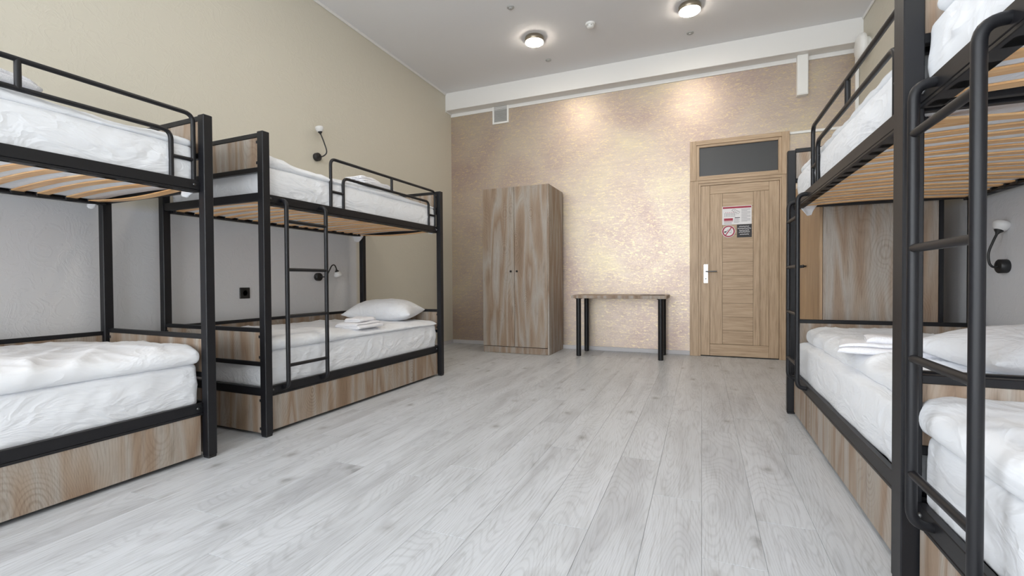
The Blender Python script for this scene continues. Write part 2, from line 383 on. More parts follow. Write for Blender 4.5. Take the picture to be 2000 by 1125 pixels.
# ------------------------------------------------------------------ bunk beds (local frame: front plane x=0, wall side x=-W, ladder end y=0)
W, L, s_ = .985, 1.9308, .047
def bed_frame(name, label, loc, rot, zn, zf, slats):
    B = thing('bunk_bed', label, 'bunk bed', (loc[0], loc[1], 0), rot, 'black metal bunk beds')
    for x in (-s_, -W):
        for y, z in ((0, zn), (L-s_, zf)):
            p = MB().box(x, x+s_, y, y+s_, .012, z, .003).build('post', M['metal'], B)
            MB().box(x+.002, x+s_-.002, y+.002, y+s_-.002, 0, .014, .003).build('foot_cap', M['plastic'], p)
    ya, yb = s_, L-s_; RX = -.034
    for z0, z1 in ((.236, .286), (1.374, 1.422)):
        for xf, sg in ((RX, -1), (-W+.034, 1)):
            m = MB(); m.box(min(xf, xf+sg*.022), max(xf, xf+sg*.022), ya, yb, z0, z1, .002)
            m.box(min(xf, xf+sg*.05), max(xf, xf+sg*.05), ya, yb, z0-.012, z0-.001, .002)      # ledge that carries the slats
            r = m.build('side_rail', M['metal'], B)
            if sg < 0:
                for yy in (.075, L-.075):
                    MB().lathe([(.008, 0), (.008, .003), (.005, .006)], (xf, yy, (z0+z1)/2), (1, 0, 0), 12).build('bolt', M['dark_steel'], r)
    # ends
    xa, xb = -W+s_, -s_
    for y0 in (.006, L-.006-.025):
        y1 = y0+.025
        for z0, z1, nm in ((1.743, 1.769, 'end_bar'), (1.543, 1.571, 'end_bar'), (1.376, 1.424, 'end_rail'),
                           (.610, .634, 'end_bar'), (.411, .437, 'end_bar'), (.238, .286, 'end_rail')):
            if y0 > 1: z0, z1 = (z0-.008, z1-.008) if z0 > 1.7 else (z0, z1)
            MB().box(xa, xb, y0, y1, z0, z1, .002).build(nm, M['metal'], B)
        for z0, z1 in ((1.571, 1.743 if y0 < 1 else 1.735), (.437, .610), (.018, .236)):
            p = MB().box(xa+.004, xb-.004, y0+.005, y0+.021, z0, z1, .0015).build('end_panel', M['wood'], B)
            for zz in (z0+.018, z1-.034):
                for xx in (xb-.018, xa+.002): MB().box(xx, xx+.016, y0+.001, y0+.006, zz, zz+.016, .001).build('bracket', M['plastic'], p)
    # wall side
    MB().box(-W+.004, -W+.026, ya, yb, .594, .617, .002).build('back_bar', M['metal'], B)
    MB().box(-W+.008, -W+.022, ya, yb, .30, .594, .0015).build('back_panel', M['wood'], B)
    # drawers under the bed
    for y0, y1 in ((ya+.012, L/2-.0015), (L/2+.0015, yb-.012)):
        MB().box(-.056, -.038, y0, y1, .020, .230, .0012).build('drawer_front', M['wood'], B)
    MB().box(-W+.06, -.06, ya+.01, yb-.01, .212, .262).build('mattress_base', M['slat_dark'], B)
    # guard rail
    gx, r = RX-.012, .0108
    g = MB().tube([(gx, .561, 1.40), (gx, .561, 1.752), (gx, 1.861, 1.752), (gx, 1.861, 1.40)], r, 12, .045).build('guard_rail', M['metal'], B)
    MB().tube([(gx, .678, 1.40), (gx, .678, 1.641), (gx, 1.757, 1.641), (gx, 1.757, 1.40)], r, 12, .045).build('inner_loop', M['metal'], g)
    MB().tube([(gx, 1.222, 1.64), (gx, 1.222, 1.752)], r*1.02, 12).build('spacer', M['metal'], g)
    MB().tube([(gx, .561, 1.527), (gx, .678, 1.527)], r*.9, 10).build('spacer', M['metal'], g)
    MB().tube([(gx, 1.757, 1.522), (gx, 1.861, 1.522)], r*.9, 10).build('spacer', M['metal'], g)
    # ladder
    lx = .010; m = MB()
    for y in (.148, .457):
        m.tube([(RX, y, 1.397), (lx, y, 1.397), (lx, y, .262), (RX, y, .262)], .0128, 14, .042, 7)
    ld = m.build('ladder', M['metal'], B)
    for z in (1.270, .978, .695, .397):
        MB().tube([(lx, .148, z), (lx, .457, z)], .0108, 12).build('rung', M['metal'], ld)
    # sprung slats, each in two black end caps
    x0, x1 = -W+.052, -.052; n = 14
    def slat_mesh(bow):
        m = MB(); vs = []; wd = .047
        for i in range(n+1):
            u = i/n; x = x0+(x1-x0)*u; z = 1.3755+bow*math.sin(PI*u)
            for dy, dz in ((0, 0), (wd, 0), (wd, .0055), (0, .0055)): vs.append((x, dy, z+dz))
        fs = [(i*4+k, i*4+(k+1) % 4, (i+1)*4+(k+1) % 4, (i+1)*4+k) for i in range(n) for k in range(4)]
        return m.add(vs, fs).mesh('slat', M['slat'])
    up, dn = slat_mesh(.014), slat_mesh(-.020)
    cap = MB().box(-.022, .022, -.003, .055, 1.362, 1.386, .004).mesh('slat_cap', M['plastic'])
    ns = 17
    for i in range(ns if slats else 0):
        y = .065+i*(L-.19)/(ns-1)+(.006 if i % 2 else -.004)
        so = bpy.data.objects.new('slat', dn if i == ns-1 else up); COL.objects.link(so); so.parent = B; so.location = (0, y, 0)
        for xx in (x0+.012, x1-.012):
            co = bpy.data.objects.new('slat_cap', cap); COL.objects.link(co); co.parent = so; co.location = (xx, 0, 0)
    return B
xl, xr = -2.3304, .53
BEDS = dict(
    A=((xl-.0293*L, 1.6234-L), -.0293, 1.758, 1.758, 'black metal bunk bed nearest on the left, cut off by the photo edge'),
    B=((xl, 1.9138), -.0196, 1.775, 1.758, 'black metal bunk bed against the left wall, further back, its ladder in full view'),
    C=((xr, 1.6625+L), PI-.001, 1.756, 1.756, 'black metal bunk bed on the right beside the wooden door'),
    D=((.5142, 1.6378), PI-.0124, 1.758, 1.758, 'black metal bunk bed nearest on the right, its big ladder in the foreground'))
def bedM(b): (ox, oy), a = BEDS[b][:2]; return Matrix.Translation((ox, oy, 0)) @ Matrix.Rotation(a, 4, 'Z')
for b, (loc, rot, zn, zf, lab) in BEDS.items(): bed_frame('bunk_bed', lab, loc, rot, zn, zf, True)

# ------------------------------------------------------------------ soft goods
def fbm(p, o=3): return noise.fractal(p, 1.0, 2.0, o, noise_basis='PERLIN_ORIGINAL')
def soft_box(sx, sy, sz, r, nx, ny, nz, disp):
    """rounded box centred in x,y with base at z=0; disp(p, n, side) moves each vertex"""
    idx = {}; vs = []; fs = []
    def V(i, j, k):
        if (i, j, k) not in idx:
            p = Vector(((i/nx-.5)*sx, (j/ny-.5)*sy, k/nz*sz))
            q = Vector((max(-sx/2+r, min(sx/2-r, p.x)), max(-sy/2+r, min(sy/2-r, p.y)), max(r, min(sz-r, p.z))))
            d = p-q; nrm = d.normalized() if d.length > 1e-9 else Vector((0, 0, 0))
            p = q+nrm*r if d.length > 1e-9 else p
            idx[(i, j, k)] = len(vs); vs.append(disp(p, nrm))
        return idx[(i, j, k)]
    for i in range(nx):
        for j in range(ny):
            fs.append((V(i, j, nz), V(i+1, j, nz), V(i+1, j+1, nz), V(i, j+1, nz)))
            fs.append((V(i, j, 0), V(i, j+1, 0), V(i+1, j+1, 0), V(i+1, j, 0)))
    for i in range(nx):
        for k in range(nz):
            fs.append((V(i, 0, k), V(i+1, 0, k), V(i+1, 0, k+1), V(i, 0, k+1)))
            fs.append((V(i, ny, k), V(i, ny, k+1), V(i+1, ny, k+1), V(i+1, ny, k)))
    for j in range(ny):
        for k in range(nz):
            fs.append((V(0, j, k), V(0, j, k+1), V(0, j+1, k+1), V(0, j+1, k)))
            fs.append((V(nx, j, k), V(nx, j+1, k), V(nx, j+1, k+1), V(nx, j, k+1)))
    m = MB(); m.add(vs, fs, True); return m
def place(o, b, x, y, z, rz=0.0):
    o.matrix_world = bedM(b) @ Matrix.Translation((x, y, z)) @ Matrix.Rotation(rz, 4, 'Z'); return o
def interp(tab, y):
    if y <= tab[0][0]: return tab[0][1]
    for (a, va), (b, vb) in zip(tab, tab[1:]):
        if y <= b: u = (y-a)/(b-a); u = u*u*(3-2*u); return va+(vb-va)*u
    return tab[-1][1]

def mattress(b, zb, zt, label, group, seed, corner, ends=.10):
    sx, sy, sz = W-.112, L-ends, zt-zb; amp = .30 if zb > 1 else (.35 if b == 'C' else .75)
    upper = zb > 1
    def disp(p, n):
        d = .006*fbm(Vector((p.x*3+seed, p.y*2.5, p.z*3)))
        if n.length == 0 and p.z < .5*sz or n.z < -.9:          # underside lies on the slats
            if upper: return Vector((p.x, p.y, p.z-.013+.014*math.sin(PI*max(0, min(1, p.x/(W-.104)+.5)))+.001*noise.noise(p*9)))
            return p
        side = abs(n.z) < .85 and (abs(n.x)+abs(n.y)) > .3
        if side:
            u = p.y if abs(n.x) > abs(n.y) else p.x
            t = p.z/sz; a = 1-abs(2*t-1)
            ln = 1-abs(noise.noise(Vector((u*5+t*1.3+seed, t*.8, seed))))            # long gathers leaning sideways
            l2 = 1-abs(noise.noise(Vector((u*13-t*1.8+seed, t*1.6, seed*2))))
            mk = max(0, noise.noise(Vector((u*1.7+seed, 3, seed)))+.35)
            d += amp*(.020*(ln**7)*mk+.014*(l2**8)*(mk+.25)-.005)*(.35+.9*a)+.008*a
        nn = n if n.length > 0 else Vector((0, 0, 1))
        return p+nn*max(-.014, min(d, .015))
    o = soft_box(sx, sy, sz, .032, 26, 130, 18, disp).build('mattress', M['sheet'])
    tag(o, label, 'mattress', group); place(o, b, -W/2-.002, L/2, zb)
    if corner:       # ends of the fitted sheet that hang out between the slats and the frame
        for cx, cy, dx, dy, h in corner:
            m = MB(); vs = []; nu, nv = 6, 6
            for i in range(nu+1):
                for j in range(nv+1):
                    u, v = i/nu, j/nv; wv = 1-v
                    vs.append((cx+dx*(u-.5)*(.25+.75*wv)+.006*math.sin(7*u+3*v), cy+dy*(u-.5)*(.25+.75*wv)+.008*math.sin(5*u+4*v), -.002-h*v+.004*math.sin(9*u)))
            fs = [(i*(nv+1)+j, (i+1)*(nv+1)+j, (i+1)*(nv+1)+j+1, i*(nv+1)+j+1) for i in range(nu) for j in range(nv)]
            m.add(vs, fs, True); c = m.build('sheet_corner', M['sheet'], o)
            c.location = (W/2+.002, -L/2, 0)
            md = c.modifiers.new('thickness', 'SOLIDIFY'); md.thickness = .003
    return o
def duvet(b, zb, tab, label, group, seed, x0=-W+.07, x1=-.036, y0=.055, y1=L-.05, edge=.045, amp=1.0, th=.06):
    sx, sy = x1-x0, y1-y0; cx, cy = (x0+x1)/2, (y0+y1)/2
    def disp(p, n):
        Y = p.y+cy; X = p.x/sx+.5
        ztop = interp(tab, Y)-zb
        k = ztop/th
        wob = .014*noise.noise(Vector((Y*3.1+seed, seed, 1.0)))+.008*noise.noise(Vector((Y*8+seed, seed, 4.0)))
        lowx = interp([(0, .006), (.12, .0), (.5, .012), (.9, .006), (1, -.016)], X)      # sinks at the front edge
        q = Vector((p.x*2.2+seed, p.y*1.6, seed))
        h = .020*fbm(q, 3)
        w1 = noise.noise(Vector((p.x*4+p.y*5.5+seed, p.y*2.2-p.x*2.0, seed+3)))
        h += .015*(1-abs(w1))**4*max(0, noise.noise(Vector((p.x*2+seed, p.y*2, 9)))+.55)
        w2 = noise.noise(Vector((p.x*9-p.y*4+seed, p.y*7, seed+8)))
        h += .006*(1-abs(w2))**5
        z = p.z*k
        top = min(1, p.z/th)
        z += (h*amp+lowx)*top
        x = p.x+(wob if X > .5 else 0)*min(1, max(0, (X-.75)*4))
        y = p.y+.012*noise.noise(Vector((p.x*5, seed, 2.0)))*min(1, abs(p.y)/sy*2)
        return Vector((x, y, max(z, -.012+.012*noise.noise(Vector((p.y*6, seed, 5)))+(0 if p.z > 0 else 0))))
    o = soft_box(sx, sy, th, th*.48, 60, 120, 7, disp).build('duvet', M['duvet'])
    tag(o, label, 'duvet', group); return place(o, b, cx, cy, zb)
def pillow(b, x, y, z, rz, label, sx=.70, sy=.50, h=.15, seed=0.0, tilt=0.0):
    n = 40; vs = []; fs = []
    for side in (1, -1):
        for i in range(n+1):
            for j in range(n+1):
                u, v = i/n*2-1, j/n*2-1
                e = max(0, (1-abs(u)**2.6))*max(0, (1-abs(v)**2.6)); hh = e**.55
                pin = 1-.10*(1-abs(u)**2)*abs(v)**3; pin2 = 1-.10*(1-abs(v)**2)*abs(u)**3
                wr = .008*noise.noise(Vector((u*4+seed, v*4, seed)))+.006*(1-abs(noise.noise(Vector((u*3+v*2+seed, v*5, 3)))))**3
                vs.append((u*sx/2*pin2, v*sy/2*pin, h*.42+side*h*(.58 if side > 0 else .42)*hh+(wr*e if side > 0 else 0)))
    k = (n+1)**2
    for i in range(n):
        for j in range(n):
            a = i*(n+1)+j; fs.append((a, a+n+1, a+n+2, a+1)); fs.append((k+a, k+a+1, k+a+n+2, k+a+n+1))
    m = MB(); m.add(vs, fs, True); o = m.build('pillow', M['sheet'])
    bm = bmesh.new(); bm.from_mesh(o.data); bmesh.ops.remove_doubles(bm, verts=bm.verts, dist=1e-5); bmesh.ops.recalc_face_normals(bm, faces=bm.faces); bm.to_mesh(o.data); bm.free()
    tag(o, label, 'pillow'); o.matrix_world = bedM(b) @ Matrix.Translation((x, y, z)) @ Matrix.Rotation(rz, 4, 'Z') @ Matrix.Rotation(tilt, 4, 'X'); return o
def towel(b, x, y, z, rz, label, ln, wd, layers, th, seed=0.0, group=None):
    """a towel folded back and forth: the fold profile runs along local x, the width along y"""
    path = []; r = th*.62
    for k in range(layers):
        zz = th*.5+k*(th+.003)
        a, c = -ln/2+r, ln/2-r-.004*k
        xs = [a+(c-a)*i/14 for i in range(15)]
        if k % 2: xs = xs[::-1]
        path += [(xx, zz) for xx in xs]
        if k < layers-1:
            ex = xs[-1]; sg = 1 if k % 2 == 0 else -1; dz = th+.003
            for q in range(1, 6): an = -PI/2+PI*q/6; path.append((ex+sg*math.cos(an)*dz*.62, zz+dz/2+math.sin(an)*dz/2))
    nY = 16; pts = []
    m = MB()
    N = len(path); outer = []; inner = []
    for i, (px, pz) in enumerate(path):
        ax_, az_ = path[max(i-1, 0)]; bx_, bz_ = path[min(i+1, N-1)]
        d = Vector((bx_-ax_, bz_-az_)).normalized(); nv = Vector((-d.y, d.x))
        outer.append((px+nv.x*th*.5, pz+nv.y*th*.5)); inner.append((px-nv.x*th*.5, pz-nv.y*th*.5))
    loop = outer+inner[::-1]; K = len(loop); top = layers*(th+.003)
    vs = []
    for j in range(nY+1):
        v = j/nY*2-1; ed = 1-abs(v)**6*.35
        for (px, pz) in loop:
            dz = .010*noise.noise(Vector((px*9+seed, v*wd*7, seed)))*(pz/top); dy = .006*noise.noise(Vector((px*10, pz*60+seed, 2.0)))*abs(v)
            vs.append((px+.008*noise.noise(Vector((v*2.5, seed, pz*20))), v*wd/2*(1-.03*(pz/top))+dy, max(.0005, pz*(ed if abs(v) > .6 else 1)+dz)))
    fs = [(j*K+i, j*K+(i+1) % K, (j+1)*K+(i+1) % K, (j+1)*K+i) for j in range(nY) for i in range(K)]
    for j, rev in ((0, False), (nY, True)):
        for i in range(N-1):
            q = (j*K+i, j*K+i+1, j*K+K-2-i, j*K+K-1-i); fs.append(q[::-1] if rev else q)
    m.add(vs, fs, True); o = m.build('towel', M['terry'])
    tag(o, label, 'towel', group); return place(o, b, x, y, z, rz)

# mattresses
mattress('A', .262, .495, 'white sheeted mattress on the lower bunk nearest on the left', 'lower bunk mattresses', 1.3, None)
mattress('B', .262, .500, 'white sheeted mattress on the lower bunk behind the left ladder', 'lower bunk mattresses', 2.7, None)
mattress('C', .262, .492, 'white sheeted mattress on the lower bunk beside the wooden door', 'lower bunk mattresses', 4.1, None)
mattress('D', .262, .480, 'white sheeted mattress on the lower bunk at the right foreground', 'lower bunk mattresses', 5.9, None, .05)
cr = lambda y: [(-.93, y, .05, .05, .045), (-.075, y+.02, .06, .06, .04)]
mattress('A', 1.395, 1.600, 'white sheeted mattress on the upper bunk at the left edge', 'upper bunk mattresses', 7.7, [(-.945, 1.83, .06, .05, .055), (-.11, 1.86, .11, .03, .05)])
mattress('B', 1.395, 1.600, 'white sheeted mattress on the upper bunk under the wall lamp, far left', 'upper bunk mattresses', 8.3, [(-.93, 1.79, .10, .12, .085), (-.09, 1.86, .12, .03, .035)])
mattress('C', 1.395, 1.592, 'white sheeted mattress on the upper bunk beside the wooden door', 'upper bunk mattresses', 9.9, [(-.115, .075, .12, .05, .075), (-.55, 1.86, .1, .03, .05)])
mattress('D', 1.395, 1.600, 'white sheeted mattress on the upper bunk at the top right corner', 'upper bunk mattresses', 10.7, None, .05)
# duvets
duvet('A', .487, [(0, .56), (1.2, .585), (1.6, .575), (1.87, .555)], 'thick rumpled white duvet on the lower bunk nearest on the left', 'lower bunk duvets', 1.0, amp=1.15)
duvet('B', .492, [(0, .580), (.5, .565), (1.2, .535), (1.87, .520)], 'white duvet under a pillow on the lower bunk behind the left ladder', 'lower bunk duvets', 2.0, amp=.8)
duvet('C', .484, [(0, .565), (.6, .57), (1.2, .57), (1.87, .56)], 'rippled white duvet on the lower bunk beside the wooden door', 'lower bunk duvets', 3.0, x1=-.10, amp=1.2)
duvet('D', .472, [(0, .555), (.5, .56), (1.2, .57), (1.87, .56)], 'creased white duvet on the lower bunk at the right foreground', 'lower bunk duvets', 4.0, y0=.0, amp=1.15)
duvet('A', 1.592, [(0, 1.665), (1.2, 1.650), (1.55, 1.625), (1.87, 1.63)], 'white duvet on the upper bunk at the left edge of the photo', 'upper bunk duvets', 5.0, x1=-.06, amp=.8)
duvet('B', 1.590, [(0, 1.668), (.15, 1.66), (.4, 1.63), (1.2, 1.635), (1.87, 1.63)], 'white duvet rising at its near end on the upper bunk, far left', 'upper bunk duvets', 6.0, x1=-.05, amp=.8)
duvet('C', 1.584, [(0, 1.655), (.6, 1.64), (1.87, 1.63)], 'white duvet on the upper bunk beside the wooden door', 'upper bunk duvets', 7.0, x1=-.07, amp=.8)
duvet('D', 1.592, [(0, 1.66), (1.87, 1.66)], 'white duvet on the upper bunk at the top right corner', 'upper bunk duvets', 8.0, x1=-.06, y0=.07, amp=.8)
# pillows
pillow('B', -.43, 1.60, .535, .30, 'plump white pillow at the far end of the left lower bunk', .64, .46, .20, 1.0, .04)
pillow('C', -.60, 1.42, .560, .15, 'white pillow on the right lower bunk behind the big ladder', .66, .50, .17, 5.0)
# towels
g2 = 'folded towels on the bunks'
towel('B', -.15, .95, .548, .05, 'large folded white towel under a smaller one beside the pillow, left lower bunk', .21, .30, 3, .013, 1.0, g2)
towel('B', -.17, .97, .594, .10, 'small folded white towel on top by the pillow, left lower bunk', .14, .21, 2, .013, 2.0, g2)
towel('C', -.24, 1.10, .575, PI/2-.25, 'large folded white towel under a smaller one, right lower bunk', .24, .38, 3, .013, 3.0, g2)
towel('C', -.28, 1.09, .620, PI/2-.20, 'small folded white towel on top of the stack, right lower bunk', .16, .26, 2, .013, 4.0, g2)
towel('B', -.20, 1.12, 1.652, .05, 'large folded white towel on the far left upper bunk behind the guard rail', .24, .42, 3, .014, 5.0, g2)
towel('B', -.20, 1.05, 1.700, .05, 'small white towel topping the pile on the far left upper bunk', .15, .24, 2, .013, 6.0, g2)
towel('A', -.20, 1.12, 1.665, .05, 'large folded white towel at the left edge behind the guard rail', .24, .36, 3, .016, 7.0, g2)
towel('A', -.20, 1.03, 1.720, .05, 'small folded white towel on top of the pile at the left edge', .16, .26, 2, .015, 8.0, g2)

# ------------------------------------------------------------------ wardrobes
def knob(m, o, ax): m.lathe([(.006, 0), (.006, .012), (.012, .016), (.012, .026), (.007, .029)], o, ax, 14); return m
wx0, wx1, wy0, wy1, wz = -2.5778, -1.6957, 5.2907, 5.884, 2.0654
wd = thing('wardrobe', 'tall weathered oak two-door wardrobe standing against the mauve back wall', 'wardrobe', (wx0, wy0, 0))
ww, dp = wx1-wx0, wy1-wy0
MB().box(0, .018, .018, dp, 0, wz, .001).build('side_panel', M['wood'], wd)
MB().box(ww-.018, ww, .0, dp, 0, wz, .001).build('side_panel', M['wood'], wd)
MB().box(.018, ww-.018, .018, dp, wz-.018, wz, .001).build('top_panel', M['wood'], wd)
MB().box(.018, ww-.018, .018, dp, .088, .106, .001).build('bottom_panel', M['wood'], wd)
MB().box(.018, ww-.018, dp-.006, dp, .106, wz-.018).build('back_panel', M['wood'], wd)
MB().box(.020, ww-.020, .012, .028, .002, .080, .001).build('plinth', M['wood'], wd)
sx = ww*.493
for a, b_, kx in ((.002, sx-.002, sx-.042), (sx+.002, ww-.019, sx+.040)):
    d = MB().box(a, b_, -.002, .016, .088, wz-.001, .0012).build('door', M['wood'], wd)
    knob(MB(), (kx, -.002, 1.022), (0, -1, 0)).build('knob', M['plastic'], d)
# second wardrobe, against the right wall beyond the bunks, doors towards the room
w2x, w2y, w2d, w2l, w2h = .735, 3.655, .625, .93, 1.66
w2 = thing('wardrobe', 'weathered oak wardrobe seen under the right upper bunk, swirling grain on its side', 'wardrobe', (w2x, w2y, 0))
MB().box(.018, w2d, 0, .018, 0, w2h, .001).build('side_panel', M['wood'], w2)
MB().box(.018, w2d, w2l-.018, w2l, 0, w2h, .001).build('side_panel', M['wood'], w2)
MB().box(.018, w2d, .018, w2l-.018, w2h-.018, w2h, .001).build('top_panel', M['wood'], w2)
MB().box(.018, w2d, .018, w2l-.018, .088, .106, .001).build('bottom_panel', M['wood'], w2)
MB().box(w2d-.006, w2d, .018, w2l-.018, .106, w2h-.018).build('back_panel', M['wood'], w2)
MB().box(.020, .034, .02, w2l-.02, .002, .08, .001).build('plinth', M['wood'], w2)
for a, b_, ky in ((.003, w2l/2-.002, w2l/2-.04), (w2l/2+.002, w2l-.003, w2l/2+.04)):
    d = MB().box(-.002, .016, a, b_, .088, w2h-.001, .0012).build('door', M['oak_b'], w2)
    knob(MB(), (-.002, ky, 1.0), (-1, 0, 0)).build('knob', M['plastic'], d)
tag(MB().box(1.362, 1.388, 3.66, 3.70, 0, 1.66, .003).build('upright_post', M['metal']), 'slim black upright between the wardrobe and right wall, behind the bunk', 'post')

# ------------------------------------------------------------------ table with a clear sheet on it
tb = thing('table', 'narrow wood-topped table on black round legs by the back wall', 'table', (-.90, 5.62, 0))
MB().box(-.545, .542, -.26, .265, .692, .727, .002).build('table_top', M['wood'], tb)
for x in (-.465, .475):
    for y in (-.205, .205):
        m = MB().lathe([(.029, .012), (.029, .684)], (x, y, 0), (0, 0, 1), 24)
        lg = m.build('leg', M['metal'], tb)
        MB().lathe([(.026, 0), (.029, .004), (.029, .014)], (x, y, 0), (0, 0, 1), 20).build('foot_cap', M['plastic'], lg)
        MB().lathe([(.042, .684), (.042, .692)], (x, y, 0), (0, 0, 1), 20).build('mounting_plate', M['plastic'], lg)
tag(MB().box(-.135, .135, -.095, .095, 0, .003, .001).build('notice_sheet', M['black_print'], None, (-.53, 5.62, .727), .05), 'thin flat dark folder lying on the right end of the table', 'folder')

# ------------------------------------------------------------------ door with transom
D = bpy.data.objects.new('door_1', None); COL.objects.link(D); D.location = (0, YB, 0); struct(D)
def dbox(nm, x0, x1, z0, z1, y0, y1, mat, par=None, c=.002): return MB().box(x0, x1, -y1, -y0, z0, z1, c).build(nm, M[mat], par or D)
TZ = 2.069
dbox('casing', -.130, -.035, 0, TZ, 0, .040, 'oak_v'); dbox('casing', .822, .868, 0, TZ, 0, .040, 'oak_v')
dbox('casing', -.035, .822, 2.038, TZ, 0, .040, 'oak_h')
dbox('transom_frame', -.127, -.058, TZ, 2.537, 0, .046, 'oak_v'); dbox('transom_frame', .822, .897, TZ, 2.537, 0, .046, 'oak_v')
dbox('transom_frame', -.058, .822, 2.487, 2.537, 0, .046, 'oak_h'); dbox('transom_frame', -.058, .822, TZ, 2.095, 0, .046, 'oak_h')
dbox('transom_bead', -.058, -.026, 2.095, 2.487, 0, .034, 'oak_v'); dbox('transom_bead', .790, .822, 2.095, 2.487, 0, .034, 'oak_v')
dbox('transom_bead', -.026, .790, 2.458, 2.487, 0, .034, 'oak_h'); dbox('transom_bead', -.026, .790, 2.095, 2.122, 0, .034, 'oak_h')
dbox('transom_panel', -.026, .790, 2.122, 2.458, 0, .012, 'transom')
dbox('stop', -.035, -.010, .0, 2.038, 0, .030, 'oak_v'); dbox('stop', .804, .822, 0, 2.038, 0, .030, 'oak_v'); dbox('stop', -.010, .804, 2.010, 2.038, 0, .030, 'oak_h')
dbox('threshold_gap', -.010, .804, 0, .010, 0, .010, 'slat_dark')
lf = dbox('leaf', -.007, .801, .012, 2.007, .001, .014, 'slat_dark')
dbox('stile', -.007, .088, .012, 2.007, .014, .024, 'oak_v', lf); dbox('stile', .090, .224, .150, 1.905, .014, .022, 'oak_v', lf)
dbox('stile', .545, .612, .150, 1.905, .014, .022, 'oak_v', lf); dbox('stile', .614, .700, .150, 1.905, .014, .024, 'oak_v', lf)
dbox('stile', .701, .801, .012, 2.007, .014, .024, 'oak_v', lf)
dbox('rail', .090, .700, .012, .148, .014, .024, 'oak_h', lf); dbox('rail', .090, .700, 1.907, 2.007, .014, .024, 'oak_h', lf)
npk = 11
for i in range(npk):
    z0 = .150+i*(1.755/npk); dbox('plank', .226, .543, z0+.001, z0+1.755/npk-.001, .014, .0215, 'oak_h', lf, .0015)
hp = dbox('handle_plate', .022, .070, .863, 1.085, .024, .030, 'chrome', lf, .003)
MB().tube([(.048, -.028, 1.000), (.048, -.070, 1.000), (.165, -.070, 1.000)], .0085, 12, .015).build('lever', M['dark_steel'], hp)
MB().lathe([(.014, 0), (.014, .012)], (.048, -.030, 1.0), (0, -1, 0), 16).build('lever_rose', M['chrome'], hp)
MB().lathe([(.009, 0), (.009, .004)], (.046, -.030, .915), (0, -1, 0), 14).build('keyhole', M['plastic'], hp)

# notices on the door leaf (flat print)
YD = YB-.0245
def flat(m, x0, x1, z0, z1, y, t=.0006): return m.box(x0, x1, -y-t, -y, z0, z1)
n1 = thing('evacuation_plan', 'white evacuation plan with a dark red band at its top, on the door', 'sign', (.222, YD, 1.538))
box(0, .305, -.0015, 0, 0, .212).build('sheet', M['paper'], n1)
m = MB(); flat(m, .006, .300, .186, .206, .0015); flat(m, .018, .112, .046, .074, .0015); flat(m, .018, .112, .034, .039, .0015); m.build('red_print', M['red'], n1)['kind'] = 'stuff'
m = MB(); flat(m, .130, .185, .072, .080, .0015)
for i in range(7): flat(m, .025+i*.017, .027+i*.017, .095, .132, .0015)
flat(m, .020, .140, .130, .132, .0015); flat(m, .020, .140, .094, .096, .0015); flat(m, .030, .150, .112, .114, .0015)
def stick(m, a, b, wd, y):
    a, b = Vector((a[0], 0, a[1])), Vector((b[0], 0, b[1])); d = (b-a).normalized(); nn = Vector((-d.z, 0, d.x))*wd/2
    vs = [Vector((p.x, yy, p.z)) for yy in (-y-.0006, -y) for p in (a-nn, b-nn, b+nn, a+nn)]
    m.add(vs, [(0, 1, 2, 3), (7, 6, 5, 4), (0, 4, 5, 1), (1, 5, 6, 2), (2, 6, 7, 3), (3, 7, 4, 0)])
for a, b in (((.10, .160), (.125, .178)), ((.125, .178), (.185, .142)), ((.185, .142), (.165, .120)), ((.165, .120), (.10, .160)),
             ((.115, .150), (.140, .169)), ((.130, .141), (.155, .160)), ((.145, .132), (.170, .151)), ((.100, .166), (.115, .172))): stick(m, a, b, .0022, .0015)
m.build('plan_lines', M['black_print'], n1)['kind'] = 'stuff'
m = MB()
for i in range(15): flat(m, .200, .200+(.092 if i % 4 else .060), .030+i*.010, .0335+i*.010, .0015)
for i in range(5): flat(m, .122, .122+(.062 if i % 2 else .05), .020+i*.010, .0235+i*.010, .0015)
for i in range(3): flat(m, .018, .10, .008+i*.008, .011+i*.008, .0015)
m.build('text_lines', M['grey_print'], n1)['kind'] = 'stuff'
m = MB()
for i in range(5): flat(m, .03+i*.02, .042+i*.02, .138, .143, .0015)
m.build('pink_print', M['pink_print'], n1)['kind'] = 'stuff'
n2 = thing('no_smoking_sign', 'round red and white no smoking sticker on the door', 'sign', (.288, YD, 1.462))
MB().lathe([(.071, 0), (.071, .0012)], (0, 0, 0), (0, -1, 0), 48, False).build('disc', M['paper'], n2)
m = MB(); N = 48
for i in range(N):
    a, b = 2*PI*i/N, 2*PI*(i+1)/N
    vs = [(r*math.cos(t), y, r*math.sin(t)) for t in (a, b) for r in (.052, .066) for y in (-.0020, -.0012)]
    m.add(vs, [(0, 2, 6, 4), (1, 5, 7, 3), (0, 4, 5, 1), (2, 3, 7, 6)])
stick(m, (-.032, -.046), (.032, .046), .011, .0012); m.build('red_ring', M['red'], n2)
m = MB(); flat(m, -.046, -.026, -.014, -.002, .0012, .0005); flat(m, -.042, -.020, -.008, .002, .0012, .0005)
stick(m, (-.024, -.002), (-.006, .016), .004, .0010); stick(m, (.008, -.012), (.034, -.020), .004, .0010); stick(m, (.020, .006), (.036, -.006), .003, .0010); stick(m, (-.014, .010), (.0, .022), .003, .0010); stick(m, (.012, .020), (.030, .012), .003, .0010)
m.build('cigarette_print', M['black_print'], n2)['kind'] = 'stuff'
n3 = thing('notice', 'small dark square notice with five white text lines on the door', 'sign', (.376, YD, 1.388))
box(0, .152, -.0012, 0, 0, .148).build('sheet', M['black_print'], n3)
m = MB()
